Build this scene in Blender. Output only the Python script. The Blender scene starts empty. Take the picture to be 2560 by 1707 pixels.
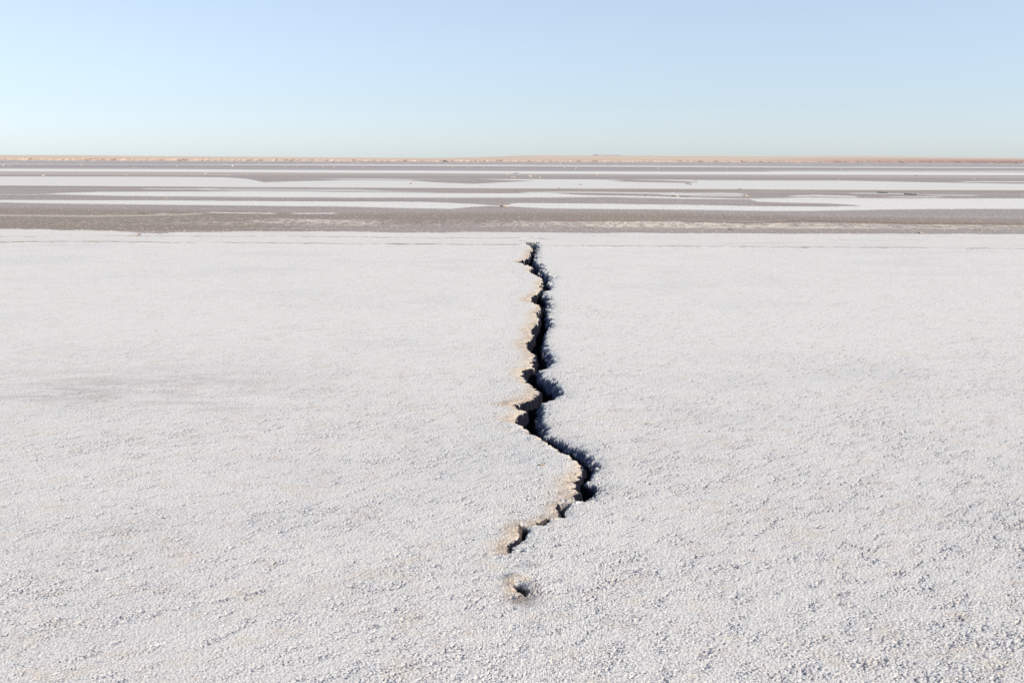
import bpy, bmesh, math, random
import numpy as np
from mathutils import Vector, Matrix, noise as mnoise

scene = bpy.context.scene
COL = scene.collection
R = math.radians

# ------------------------------------------------------------------ camera, sky, sun, exposure
CAM_H = 1.6
PITCH = R(10.35)
ROLL = 0.0026
FPX = 2560 * 35 / 36.0
cam_data = bpy.data.cameras.new('camera')
cam_data.lens = 35
cam_data.sensor_width = 36
cam_data.clip_start = 0.05
cam_data.clip_end = 60000
cam = bpy.data.objects.new('camera', cam_data)
COL.objects.link(cam)
CAM_ROT = Matrix.Rotation(R(90) - PITCH, 3, 'X') @ Matrix.Rotation(ROLL, 3, 'Z')
cam.matrix_world = Matrix.Translation((0, 0, CAM_H)) @ CAM_ROT.to_4x4()
scene.camera = cam

SUN_AZ, SUN_EL = R(110), R(31)
world = bpy.data.worlds.new('World')
scene.world = world
world.use_nodes = True
wn = world.node_tree
sky = wn.nodes.new('ShaderNodeTexSky')
sky.sky_type = 'NISHITA'
sky.sun_disc = False
sky.sun_elevation = SUN_EL
sky.sun_rotation = SUN_AZ
sky.air_density = 1.0
sky.dust_density = 0.3
sky.ozone_density = 4.0
sky_gamma = wn.nodes.new('ShaderNodeGamma')
sky_gamma.inputs['Gamma'].default_value = 0.70
sky_hue = wn.nodes.new('ShaderNodeHueSaturation')
sky_hue.inputs['Saturation'].default_value = 0.56
wn.links.new(sky.outputs[0], sky_gamma.inputs[0])
wn.links.new(sky_gamma.outputs[0], sky_hue.inputs['Color'])
sky_balance = wn.nodes.new('ShaderNodeVectorMath')
sky_balance.operation = 'MULTIPLY'
sky_balance.inputs[1].default_value = (0.905, 1.0, 1.115)
wn.links.new(sky_hue.outputs[0], sky_balance.inputs[0])
wn.links.new(sky_balance.outputs[0], wn.nodes['Background'].inputs[0])
wn.nodes['Background'].inputs[1].default_value = 0.130

sd = bpy.data.lights.new('sun', 'SUN')
sd.energy = 2.75
sd.angle = R(0.5)
sd.color = (1.0, 0.90, 0.78)
sun = bpy.data.objects.new('sun', sd)
COL.objects.link(sun)
to_sun = Vector((math.sin(SUN_AZ) * math.cos(SUN_EL), math.cos(SUN_AZ) * math.cos(SUN_EL), math.sin(SUN_EL)))
sun.rotation_euler = to_sun.to_track_quat('Z', 'Y').to_euler()
sun.location = (30, -12, 25)

vs = scene.view_settings
vs.view_transform = 'Standard'
vs.look = 'None'
vs.gamma = 1
vs.exposure = 0.9
vs.use_curve_mapping = False
scene.cycles.use_denoising = False
scene.cycles.max_bounces = 5
scene.cycles.diffuse_bounces = 3

# ------------------------------------------------------------------ helpers
def ground(px, py, z=0.0):
    """survey point of the photograph (2560 px wide) -> world point on the plane of height z"""
    d = CAM_ROT @ Vector(((px - 1280) / FPX, (853.5 - py) / FPX, -1))
    k = (CAM_H - z) / -d.z
    return d.x * k, d.y * k

def dist_height(px, py, dist):
    """world x, z of a survey point standing at ground distance dist"""
    d = CAM_ROT @ Vector(((px - 1280) / FPX, (853.5 - py) / FPX, -1))
    k = dist / d.y
    return d.x * k, CAM_H + d.z * k

def gpts(pts):
    return np.array([ground(*p) for p in pts])

def hsh(ix, iy, s):
    h = (ix.astype(np.int64) * 374761393 + iy.astype(np.int64) * 668265263 + s * 1442695041) & 0xFFFFFFFF
    h = ((h ^ (h >> 13)) * 1274126177) & 0xFFFFFFFF
    h = ((h ^ (h >> 16)) * 2246822519) & 0xFFFFFFFF
    return ((h ^ (h >> 15)) & 0xFFFFFF).astype(np.float32) / 16777216.0

def vn(x, y, s):
    """smooth value noise, -1..1"""
    x0 = np.floor(x); y0 = np.floor(y)
    fx = (x - x0).astype(np.float32); fy = (y - y0).astype(np.float32)
    fx = fx * fx * (3 - 2 * fx); fy = fy * fy * (3 - 2 * fy)
    a = hsh(x0, y0, s); b = hsh(x0 + 1, y0, s); c = hsh(x0, y0 + 1, s); d = hsh(x0 + 1, y0 + 1, s)
    return ((a + (b - a) * fx) * (1 - fy) + (c + (d - c) * fx) * fy) * 2 - 1

def rot(x, y, a):
    c, s = math.cos(a), math.sin(a)
    return x * c + y * s, -x * s + y * c

def fbm(x, y, s, octv=4, gain=0.5):
    t = 0; amp = 1.0; tot = 0
    for i in range(octv):
        xx, yy = rot(x, y, 0.6 + i * 1.1)
        t = t + amp * vn(xx * 2 ** i + i * 17.3, yy * 2 ** i - i * 9.1, s + i)
        tot += amp; amp *= gain
    return t / tot

def grains(x, y, cell, s):
    """rounded pebbly bumps: height 0..1 of the tallest grain over each point"""
    gx = np.floor(x / cell); gy = np.floor(y / cell)
    best = np.zeros(x.shape, np.float32)
    for i in (-1, 0, 1):
        for j in (-1, 0, 1):
            cx, cy = gx + i, gy + j
            px = (cx + 0.15 + 0.7 * hsh(cx, cy, s)) * cell
            py = (cy + 0.15 + 0.7 * hsh(cx, cy, s + 1)) * cell
            h = hsh(cx, cy, s + 2)
            r = cell * (0.5 + 0.35 * h)
            q = 1 - ((x - px) ** 2 + (y - py) ** 2) / (r * r)
            best = np.maximum(best, np.sqrt(np.maximum(q, 0)) * (0.35 + 0.65 * h))
    return best

def sstep(a, b, v):
    t = np.clip((v - a) / (b - a), 0, 1)
    return t * t * (3 - 2 * t)

def poly_dist(x, y, P, closed=True):
    """unsigned distance to a polyline, and inside mask if closed"""
    d2 = np.full(x.shape, 1e9); ins = np.zeros(x.shape, bool)
    n = len(P)
    for i in range(n if closed else n - 1):
        ax, ay = P[i]; bx, by = P[(i + 1) % n]
        vx, vy = bx - ax, by - ay
        L = vx * vx + vy * vy + 1e-12
        t = np.clip(((x - ax) * vx + (y - ay) * vy) / L, 0, 1)
        d2 = np.minimum(d2, (x - ax - t * vx) ** 2 + (y - ay - t * vy) ** 2)
        if closed:
            c = ((ay > y) != (by > y))
            with np.errstate(divide='ignore', invalid='ignore'):
                xi = (bx - ax) * (y - ay) / (by - ay + 1e-15) + ax
            ins ^= c & (x < xi)
    return np.sqrt(d2), ins

def srgb(r, g, b):
    f = lambda v: v / 12.92 if v <= 0.04045 else ((v + 0.055) / 1.055) ** 2.4
    return np.array([f(r / 255), f(g / 255), f(b / 255)], np.float32)

# albedo palette
SALT = np.array((0.672, 0.645, 0.600), np.float32)
SALT_GREY = np.array((0.57, 0.555, 0.54), np.float32)
CREAM = np.array((0.62, 0.49, 0.345), np.float32)
TAN = np.array((0.38, 0.29, 0.21), np.float32)
STAIN_AND_SHADE = np.array((0.34, 0.29, 0.25), np.float32)  # brown stains, and the shade painted between the grains
MUD = np.array((0.335, 0.288, 0.258), np.float32)
MUD_BLUE = np.array((0.40, 0.373, 0.368), np.float32)
MUD_BROWN = np.array((0.255, 0.198, 0.152), np.float32)
MUD_TAN = np.array((0.43, 0.375, 0.33), np.float32)
CRUMB = np.array((0.62, 0.54, 0.45), np.float32)
RUST = np.array((0.22, 0.12, 0.065), np.float32)

# ------------------------------------------------------------------ ground grid
# rows: close behind the camera, then log-spaced salt crust, then finer and finer towards the far shore
D0, D1, D2, D3 = 2.3, 24.0, 655.0, 700.0
rows_back = np.concatenate([np.linspace(-60, -6, 12), np.linspace(-5, 2.2, 26)])
rows_near = np.exp(np.linspace(math.log(D0), math.log(D1), 1800))
rows_mid = 1 / np.linspace(1 / D1, 1 / D2, 420)[1:]
rows_cliff = np.linspace(D2, D3, 40)[1:]
rows_land = np.exp(np.linspace(math.log(D3), math.log(9000), 90))[1:]
ROWS = np.concatenate([rows_back, rows_near, rows_mid, rows_cliff, rows_land])
# columns: bearing fan, denser round the crack, then stepping outwards
ts = np.linspace(-0.56, 0.56, 4001)
dens = np.where((ts > -0.035) & (ts < 0.108), 1.8, 1.0)
cum = np.cumsum(dens); cum = (cum - cum[0]) / (cum[-1] - cum[0])
T = np.interp(np.linspace(0, 1, 1520), cum, ts)
outer = np.concatenate([np.linspace(0.03, 1, 26), np.geomspace(1.3, 14000, 26)])
W = np.maximum(ROWS, 2.0)
X = np.concatenate([-(0.56 * W[:, None] + outer[::-1][None, :] * (0.5 + 0.02 * W[:, None])),
                    W[:, None] * T[None, :],
                    0.56 * W[:, None] + outer[None, :] * (0.5 + 0.02 * W[:, None])], axis=1)
NR, NC = X.shape
Y = np.repeat(ROWS[:, None], NC, axis=1)
Xf = X.ravel(); Yf = Y.ravel()
N = NR * NC
Z = np.zeros(N, np.float64)
C = np.empty((N, 3), np.float32); C[:] = SALT
SPK = np.zeros(N, np.float32)     # strength of the specks painted as shade between grains
REG = np.zeros(N, np.int8)        # 0 salt crust, 1 mud, 2 salt band on the mud, 3 coast bluff, 4 plain

def mixc(idx, col, f):
    f = np.broadcast_to(np.clip(f, 0, 1), (len(idx),))[:, None].astype(np.float32)
    C[idx] = C[idx] * (1 - f) + np.asarray(col, np.float32) * f

# curves traced in survey pixels become curves on the ground: bearing x/y against 1/y
def edge_curve(pts):
    g = gpts(pts)
    b = g[:, 0] / g[:, 1]; s = 1 / g[:, 1]
    o = np.argsort(b)
    b, s = b[o], s[o]
    # smooth densify
    return b, s
def edge_at(curve, bearing):
    return np.interp(bearing, curve[0], curve[1])

bear = Xf / np.maximum(Yf, 0.5)
inv = 1 / np.maximum(Yf, 0.5)
PXS = FPX * CAM_H                 # one survey pixel is about 1/PXS of 1/y

# ---- far edge of the near salt crust
front = edge_curve([(-400, 569), (0, 572), (200, 575), (300, 578), (345, 582), (400, 586), (440, 581), (700, 578), (860, 578.5), (1000, 582), (1100, 582),
                    (1180, 580), (1290, 581), (1700, 583), (2200, 585), (2560, 586), (3000, 588)])
wig = fbm(Xf / 0.7, Yf / 0.7, 11, 5, 0.6)
is_front = (inv > edge_at(front, bear) + wig * 2.2 / PXS)
idx_salt = np.where(is_front | (Yf < 10))[0]
idx_flat = np.where(~(is_front | (Yf < 10)) & (Yf <= D2 + 0.01))[0]

# ------------------------------------------------------------------ near salt crust
sx, sy = Xf[idx_salt], Yf[idx_salt]
dist = np.maximum(np.hypot(sx, sy), 1.0)
big = fbm(sx / 1.1, sy / 1.1, 21, 3)
mid = fbm(sx / 0.16, sy / 0.16, 31, 4, 0.6)
fin = fbm(sx / 0.035, sy / 0.035, 41, 3, 0.7)
gr = grains(sx, sy, 0.0070, 51)
gr2 = grains(sx + 3.3, sy - 1.7, 0.015, 61)
cu, cv = rot(sx, sy, R(42))
clump = fbm(cu / 0.075 + 9, cv / 0.028, 71, 4, 0.65)
# pitted patches: sparse places where grains are missing and the crust drops
pit_big = fbm(sx / 0.45, sy / 0.45, 81, 3, 0.6)
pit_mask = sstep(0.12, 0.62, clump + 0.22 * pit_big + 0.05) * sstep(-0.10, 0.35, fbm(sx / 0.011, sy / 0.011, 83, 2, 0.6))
fade_g = np.clip(1.25 - dist / 16.0, 0.25, 1.0)
h = 0.003 * big + 0.0012 * mid + (0.0009 * fin + 0.0031 * gr + 0.0007 * gr2) * fade_g - 0.0065 * pit_mask * fade_g
Z[idx_salt] = h
mot = fbm(sx / 1.9, sy / 1.1, 101, 4, 0.55)
mot2 = fbm(sx / 0.3, sy / 0.12, 111, 3, 0.6)
warm = fbm(sx / 0.12, sy / 0.09, 121, 4, 0.7)
mixc(idx_salt, SALT_GREY, 0.35 * sstep(0.0, 0.6, mot) + 0.22 * sstep(0.1, 0.7, mot2))
mixc(idx_salt, CREAM, 0.30 * sstep(0.05, 0.6, warm))
mixc(idx_salt, np.array((.30, .30, .34)), 0.62 * pit_mask * (0.25 + 0.75 * fade_g))  # shade in the pits painted in as grey-blue
mixc(idx_salt, STAIN_AND_SHADE, 0.30 * (1 - sstep(0.0, 0.45, gr)) * np.clip(1.15 - dist / 9, 0.15, 1))  # gaps between grains darkened in the colour to paint their shade
SPK[idx_salt] = np.clip((0.42 + 0.85 * sstep(-0.35, 0.45, 0.35 * pit_big + 0.9 * clump + 0.15 * sx / (sy + 2) * 2)) * np.clip(1.25 - sy / 9.0, 0.16, 1) + 0.3 * pit_mask, 0, 1)
# faint dusky streaks on the left half of the crust
for (px, py, wx, wy, a) in [(330, 962, 420, 40, .62), (60, 990, 260, 26, .5), (480, 1015, 140, 14, .5), (560, 1012, 150, 16, .3), (250, 880, 220, 14, .22), (1000, 1020, 110, 16, .3),
                            (1120, 668, 110, 10, .2), (1700, 1030, 260, 20, .22), (2200, 960, 330, 20, .18), (2350, 1280, 260, 40, .2), (380, 1330, 180, 30, .2),
                            (2000, 1340, 240, 30, .22), (160, 1400, 90, 20, .25)]:
    x0, y0 = ground(px, py); x1, _ = ground(px + wx, py); _, y1 = ground(px, py - wy)
    q = ((sx - x0) / (x1 - x0)) ** 2 + ((sy - y0) / (y1 - y0)) ** 2
    mixc(idx_salt, np.array((.44, .41, .375)), a * np.exp(-q) * sstep(-0.30, 0.45, fbm(sx / 0.45, sy / 0.14, 131, 5, 0.75)))

# ------------------------------------------------------------------ openings in the crust
# each: left lip points and right lip points (top to bottom), and the reach of the slumped right flank
CR_L = [(1308, 604), (1322, 614), (1331, 623), (1324, 633), (1319, 645.5), (1293, 654.5), (1313, 660), (1331, 669), (1323, 676), (1333, 686), (1349, 694),
        (1359, 699), (1352, 707), (1357, 713), (1354, 718), (1358, 726), (1336, 738), (1325, 750), (1336, 759), (1352, 765), (1352.5, 771), (1342, 782),
        (1345, 795), (1346, 805), (1336, 814), (1326, 827), (1332, 836), (1333, 845), (1316, 856), (1317, 870), (1335, 881), (1336, 896), (1332, 919), (1302, 926),
        (1311, 942), (1312, 952), (1341, 971), (1349, 979), (1341, 994), (1311, 1004), (1282, 1013), (1300, 1024), (1316, 1028), (1303, 1035), (1295, 1043),
        (1290, 1057), (1305, 1067), (1324, 1083), (1350, 1097), (1372, 1112), (1395, 1125), (1421, 1139), (1447, 1159), (1456, 1170), (1451, 1186),
        (1447, 1199), (1434, 1203), (1445, 1214), (1437, 1219), (1446, 1229), (1435, 1241), (1434, 1250)]
CR_D = [(1341, 605), (1346, 617), (1342, 628), (1344, 643), (1336, 650), (1354, 663), (1355, 676), (1382, 691), (1374, 701), (1376, 721), (1362, 730), (1366, 738),
        (1376, 760), (1371, 779), (1374, 799), (1376, 812), (1362, 832), (1361, 839), (1357, 854), (1370, 877), (1382, 902), (1370, 914), (1347, 922),
        (1350, 930), (1380, 952), (1399, 971), (1399, 984), (1384, 994), (1350, 1005), (1353, 1019), (1349, 1044), (1363, 1067), (1364, 1082), (1393, 1094), (1426, 1111),
        (1468, 1130), (1493, 1161), (1485, 1176), (1473, 1195), (1466, 1200), (1496, 1206), (1506, 1214), (1489, 1224), (1472, 1243), (1449, 1252)]
CRACKS = [
    (CR_L, CR_D, 0.74, 1.0),
    ([(1401, 1259), (1386, 1266), (1392, 1275), (1399, 1283), (1394, 1292)], [(1428, 1256), (1418, 1266), (1412, 1274), (1414, 1289), (1409, 1294)], 0.85, 0.45),
    ([(1364, 1295), (1352, 1302), (1339, 1310)], [(1373, 1295), (1373, 1303), (1362, 1311)], 0.9, 0.3),
    ([(1302, 1312), (1296, 1325), (1299, 1336), (1289, 1349), (1269, 1364), (1266, 1382)], [(1318, 1313), (1321, 1332), (1306, 1349), (1285, 1365), (1279, 1379)], 0.8, 0.6),
    ([(1286, 1459), (1294, 1466), (1291, 1473), (1287, 1477), (1299, 1481), (1305, 1487)], [(1310, 1460), (1305, 1468), (1309, 1472), (1320, 1478), (1316, 1482), (1313, 1489)], 0.95, 0.3),
    ([(347, 583), (343, 588), (337, 591.5)], [(351, 582), (349.5, 587), (343, 592)], 0.6, 0.5),
    ([(59, 603.3), (59, 605.8)], [(68, 603.3), (68, 605.8)], 0.6, 0.45),
    ([(1337, 594.4), (1352, 596.8), (1362, 598)], [(1342, 594), (1356, 596.2), (1372, 598.8)], 0.7, 0.4),
    ([(1322, 592.2), (1322, 593)], [(1327, 592.2), (1327, 593)], 0.7, 0.3),
    ([(214, 590), (215, 591)], [(218, 590), (219, 591)], 0.7, 0.3),
]
WFP = [(604, .3), (622, .3), (626, 1), (655, 1.1), (657, .3), (668, .3), (670, .9), (678, .8), (684, .3), (697, .3), (701, 1), (740, 1.3), (755, 1.2), (762, .5), (770, .6), (785, 1.1), (925, 1.1),
       (935, 1), (955, .7), (966, .6), (975, 1), (1012, 1.5), (1022, .5), (1028, .6), (1040, 1.2), (1056, 1.0), (1064, .25), (1155, .25), (1170, .6), (1200, 1.1), (1240, 1.2), (1400, 1)]
_w = sorted((ground(1330, a)[1], b) for a, b in WFP)
WF = (np.array([a for a, b in _w]), np.array([b for a, b in _w]))
BED = np.full(len(sx), 0.0)
CRK = np.full(len(sx), -1, np.int16)
for k, (L, D, fr, amp) in enumerate(CRACKS):
    gl = gpts(L); gd = gpts(D)
    ymax = max(gl[:, 1].max(), gd[:, 1].max()); ymin = min(gl[:, 1].min(), gd[:, 1].min())
    m = max(0.12, 0.35 * amp)
    j = np.where((sy > ymin - m) & (sy < ymax + m) & (sx > min(gl[:, 0].min(), gd[:, 0].min()) - m) & (sx < max(gl[:, 0].max(), gd[:, 0].max()) + m))[0]
    # right lip of the opening lies part way towards the top of the flank
    ol = np.argsort(gl[:, 1])
    lx = np.interp(gd[:, 1], gl[ol, 1], gl[ol, 0])
    gd[:, 0] = lx + (gd[:, 0] - lx) * 1.14
    gr_ = gd.copy(); gr_[:, 0] = lx + (gd[:, 0] - lx) * fr
    px, py = sx[j], sy[j]
    # ragged edges: furrows run away and to the right
    u, v = rot(px, py, R(50))
    fur = 0.75 * fbm(u / 0.07, v / 0.019, 201, 4, 0.7) + 0.9 * fbm(px / 0.06, py / 0.08, 203, 3, .6)
    fur2 = fbm(u / 0.05, v / 0.010, 205, 3, 0.6)
    ca, sa = math.cos(R(50)), math.sin(R(50))
    jag = fbm(px / 0.026, py / 0.040, 211, 3, 0.7)
    near = np.clip((np.hypot(px, py)) / 9.0, 0.6, 1.6)
    wx = px + (0.013 * jag) * near * min(1, amp + .2)
    wy = py + (0.007 * fbm(px / 0.03 + 5, py / 0.03, 221, 3, 0.6)) * near
    wx = wx + 0.010 * fbm(px / 0.07, py / 0.07, 215, 3, 0.7) * near * amp
    wx = wx + 0.016 * (4.5 * np.abs(fbm(px / 0.12, py / (0.13 * near * near), 217, 3, 0.6)) - 0.8) * near * amp
    wx = wx + 0.008 * fur2 * ca * near * amp; wy = wy + 0.008 * fur2 * sa * near * amp
    opening = np.concatenate([gl, gr_[::-1]])
    flank = np.concatenate([gl, gd[::-1]])
    dO, inO = poly_dist(wx, wy, opening)
    wfx = wx + 0.050 * fur * ca * near * amp
    wfy = wy + 0.050 * fur * sa * near * amp
    dF, inF = poly_dist(wfx, wfy, flank)
    inF |= inO
    dR, _ = poly_dist(wfx, wfy, gd, closed=False)
    dL, _ = poly_dist(wx, wy, gl, closed=False)
    lipx = np.interp(py, gl[ol, 1], gl[ol, 0])
    left = (px < lipx) & ~inF
    wf = np.interp(py, WF[0], WF[1]) if k == 0 else 1.0
    cut = sstep(m, 0.55 * m, dL)
    yin = np.minimum(py - gl[:, 1].min(), gl[:, 1].max() - py)
    span = gl[:, 1].max() - gl[:, 1].min()
    cut = cut * sstep(0, min(0.25, 0.4 * span), yin)
    endc = sstep(-0.06, 0.02, yin + 0.03 * jag)
    # left slab: slight heave, then rolls over towards the opening
    e = 0.07 * amp + 0.02
    dz = np.zeros(len(j))
    dz += np.where(left, cut * (0.014 * amp * np.exp(-dL / 0.16) - 0.020 * amp * np.exp(-dL / (0.5 * e * np.minimum(wf, 1.0))) * (1 + 0.25 * fur + 0.35 * jag)), 0)
    dz += np.where(left & (dL < 0.2), cut * (0.004 * fur + 0.005 * jag) * np.exp(-dL / 0.06), 0)
    # right slab: the flank slumps into the opening
    sl = np.where(inF, -1.15 * dR * (1 + 0.15 * jag) + 0.006 * fur * amp * sstep(0, 0.05, dR), 0)
    dz += np.where(~left & ~inF, -0.014 * amp * np.exp(-dF / (0.030 * amp + 0.008)) * (1 + 1.0 * fur), 0)
    dz += np.where(inF, sl - 0.014 * amp, 0)
    # the opening itself
    dz += np.where(inO, -0.9 * dO - 0.004 - 8.0 * np.maximum(dO - 0.010, 0), 0)
    # close under the left lip the crust edge is thin before the wall falls away
    dz = np.where(inF, np.maximum(dz, -0.004 - 0.8 * dL - 9.0 * np.maximum(dL - 0.010, 0)), dz)
    dz = np.maximum(dz, -0.42)
    BED[j] += dz
    g = idx_salt[j]
    CRK[j[inF]] = k
    # cream and tan staining of the broken edges
    se = 0.075 * amp + 0.02
    n1 = fbm(u / 0.05, v / 0.014, 231, 3, 0.6)
    mixc(g, SALT * 1.02, endc * np.where(left, 0.8 * np.exp(-(dL / (2.8 * se * wf)) ** 2), 0))
    mixc(g, CREAM, endc * np.where(left, np.exp(-(dL / (se * wf)) ** 2) * (0.78 + 0.40 * n1), 0))
    mixc(g, TAN, endc * np.where(left, np.exp(-(dL / (0.75 * se * wf)) ** 2) * sstep(-0.30, 0.45, 0.7 * n1 + 0.7 * jag + 0.3 * fbm(px / 0.2, py / 0.3, 241, 2)) * 0.75, 0))
    mixc(g, SALT_GREY, np.where(~left, 0.5 * np.exp(-(dF / 0.05) ** 2) * sstep(-.2, .6, n1), 0))
    mixc(g, np.array((.042, .058, .125)), np.where(inF, sstep(-0.005, 0.014, dR) * (0.93 - 0.55 * sstep(0.2, 0.6, fur + 0.4 * n1) * sstep(0.06, 0.01, dR)), 0))  # flank's shade painted as navy base colour, ridges left paler
    mixc(g, np.array((.012, .012, .018)), np.where(inO, 0.985, 0))  # deep shade of the opening painted as near-black base colour
    mixc(g, TAN * .8, endc * np.where(left, 0.7 * np.exp(-(dL / 0.006) ** 2), 0))
# connecting line of the fracture between the pockets, and the brown dimples round the last hole
def groove(pts, wd, dep, col, cf, seed):
    P = gpts(pts)
    m = 0.3
    j = np.where((sy > P[:, 1].min() - m) & (sy < P[:, 1].max() + m) & (sx > P[:, 0].min() - m) & (sx < P[:, 0].max() + m))[0]
    px, py = sx[j], sy[j]
    d, _ = poly_dist(px + 0.02 * fbm(px / 0.09, py / 0.09, seed, 3), py + 0.02 * fbm(px / 0.09, py / 0.09 + 7, seed, 3), P, closed=False)
    k = 0.35 + 0.65 * sstep(-0.5, 0.35, fbm(px / 0.45, py / 0.45, seed + 5, 4, .7)) 
    BED[j] -= dep * k * np.exp(-(d / wd) ** 2)
    BED[j] += dep * 0.5 * k * np.exp(-((d - 2 * wd) / (1.3 * wd)) ** 2)
    mixc(idx_salt[j], col, cf * k * np.exp(-(d / (1.4 * wd)) ** 2))
groove([(1434, 1251), (1401, 1259)], 0.008, 0.015, STAIN_AND_SHADE * .5, 0.9, 301)
groove([(1394, 1292), (1368, 1295)], 0.006, 0.010, TAN * .5, 0.9, 305)
groove([(1340, 1310), (1303, 1312)], 0.006, 0.010, TAN * .5, 0.9, 309)
groove([(1235, 1387), (1266, 1383), (1300, 1378)], 0.010, 0.012, STAIN_AND_SHADE, 0.5, 313)
for (px, py, wx, wy, a, col) in [(1300, 1494, 46, 18, 1.0, STAIN_AND_SHADE * .9), (1337, 1418, 26, 7, .6, STAIN_AND_SHADE), (1290, 1447, 26, 6, .8, STAIN_AND_SHADE * .7), (1272, 1451, 16, 5, .8, CREAM), (1315, 1452, 14, 5, .8, CREAM),
                                 (1280, 1474, 14, 6, .8, CREAM), (1330, 1484, 26, 5, .45, CREAM), (1272, 1463, 12, 5, .9, STAIN_AND_SHADE * .8), (1332, 1468, 24, 9, .7, STAIN_AND_SHADE), (1322, 1492, 30, 12, .35, STAIN_AND_SHADE),
                                 (1290, 1330, 26, 12, .3, CREAM), (1310, 1303, 36, 6, .5, TAN), (1255, 1380, 22, 10, .3, TAN), (1357, 1290, 30, 7, .5, TAN), (1255, 1383, 30, 5, .4, STAIN_AND_SHADE),
                                 (1345, 584, 10, 3, .0, TAN), (330, 591, 7, 2, .8, CREAM), (338, 588, 8, 2, .8, TAN), (54, 604.3, 8, 1.3, .8, TAN * .8), (75, 604.8, 16, 1.0, .6, TAN), (1303, 602, 7, 2, .8, TAN),
                                 (1430, 1092, 34, 3, .4, TAN), (1412, 1081, 12, 2, .45, TAN), (1620, 1062, 25, 4, .3, TAN), (2100, 1440, 60, 12, .2, CREAM), (700, 1500, 160, 40, .15, CREAM)]:
    x0, y0 = ground(px, py); x1, _ = ground(px + wx, py); _, y1 = ground(px, py - wy)
    j = np.where((abs(sx - x0) < 4 * (x1 - x0)) & (abs(sy - y0) < 4 * (y1 - y0)))[0]
    q = ((sx[j] - x0) / (x1 - x0)) ** 2 + ((sy[j] - y0) / (y1 - y0)) ** 2
    nn = fbm(sx[j] / 0.05, sy[j] / 0.03, 331, 3, 0.6)
    mixc(idx_salt[j], col, a * np.exp(-q) * sstep(-0.6, 0.3, nn))
# the belt beyond the long thin crack is creamier and scuffed
_ln = edge_curve([(-300, 606), (0, 607.3), (430, 608), (860, 611), (1290, 614.5), (1710, 617.5), (2560, 624), (2900, 628)])
_bt = sstep(0.4, -0.4, ((1 / np.maximum(sy, .5)) - edge_at(_ln, sx / np.maximum(sy, .5))) * PXS) * (sy > 10)
mixc(idx_salt, np.array((.60, .55, .49)), _bt * (0.12 + 0.55 * sstep(0.1, 0.6, fbm(sx / 1.6, sy / 0.5, 471, 5, .65))))
# relief round the last hole
for (px, py, wx, wy, a) in [(1288, 1446, 26, 9, .020), (1330, 1470, 40, 16, .012), (1300, 1500, 50, 14, -.010), (1335, 1420, 40, 9, .010), (1295, 1467, 14, 10, -.02)]:
    x0, y0 = ground(px, py); x1, _ = ground(px + wx, py); _, y1 = ground(px, py - wy)
    BED += a * np.exp(-((sx - x0) / (x1 - x0)) ** 2 - ((sy - y0) / (y1 - y0)) ** 2)
# long thin cracks across the crust near its far edge
groove([(-300, 606), (0, 607.3), (110, 606), (270, 606), (430, 608), (640, 608), (860, 611), (1000, 611.5), (1290, 614.5)], 0.05, 0.04, TAN * .30, 1.6, 401)
groove([(1370, 616.3), (1710, 617.5), (2000, 619.5), (2300, 621.5), (2560, 624), (2900, 628)], 0.045, 0.04, TAN * .32, 1.4, 411)
groove([(-200, 596), (0, 594), (90, 592.5), (230, 590), (430, 592), (560, 592.5), (720, 592.3), (860, 594), (1100, 596.3), (1290, 597)], 0.05, 0.035, STAIN_AND_SHADE * .5, 1.2, 421)
groove([(0, 580), (150, 578), (300, 579), (345, 580.5)], 0.05, 0.02, STAIN_AND_SHADE, 0.5, 431)
groove([(380, 584), (470, 583), (640, 585), (860, 587), (1080, 583)], 0.05, 0.02, STAIN_AND_SHADE, 0.45, 441)
groove([(1500, 590), (1800, 592), (2250, 590.5), (2560, 598)], 0.05, 0.02, STAIN_AND_SHADE, 0.5, 451)
groove([(1750, 600), (2100, 599.5), (2300, 606), (2560, 605)], 0.05, 0.02, STAIN_AND_SHADE, 0.45, 461)
Z[idx_salt] += BED
CRKF = np.full(N, -1, np.int16); CRKF[idx_salt] = CRK

# ------------------------------------------------------------------ mud flat with bands of salt
REG[idx_flat] = 1
fx, fy = Xf[idx_flat], Yf[idx_flat]
fb, fi = bear[idx_flat], inv[idx_flat]
n_a = fbm(fx / 3.0, fy / 5.0, 501, 4, 0.6)
n_c = fbm(fx / 3.0 + 40, fy / 5.0, 505, 4, 0.6)
n_b = fbm(fx / 40.0, fy / 16.0, 511, 4, 0.6)
n_f = fbm(fx / 0.35, fy / 0.5, 521, 4, 0.7)
n_l = fbm(fx / 12.0, fy / 1.6, 531, 4, 0.6)
n_ll = fbm(fx / 60.0, fy / 4.0, 541, 4, 0.6)
ZB = np.zeros(len(idx_flat))
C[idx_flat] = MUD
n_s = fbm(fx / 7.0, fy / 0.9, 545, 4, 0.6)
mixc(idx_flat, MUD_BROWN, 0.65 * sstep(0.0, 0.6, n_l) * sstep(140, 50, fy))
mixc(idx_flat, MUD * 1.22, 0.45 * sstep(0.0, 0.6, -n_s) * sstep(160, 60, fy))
mixc(idx_flat, MUD_BLUE, 0.45 * sstep(60, 200, fy))
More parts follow.
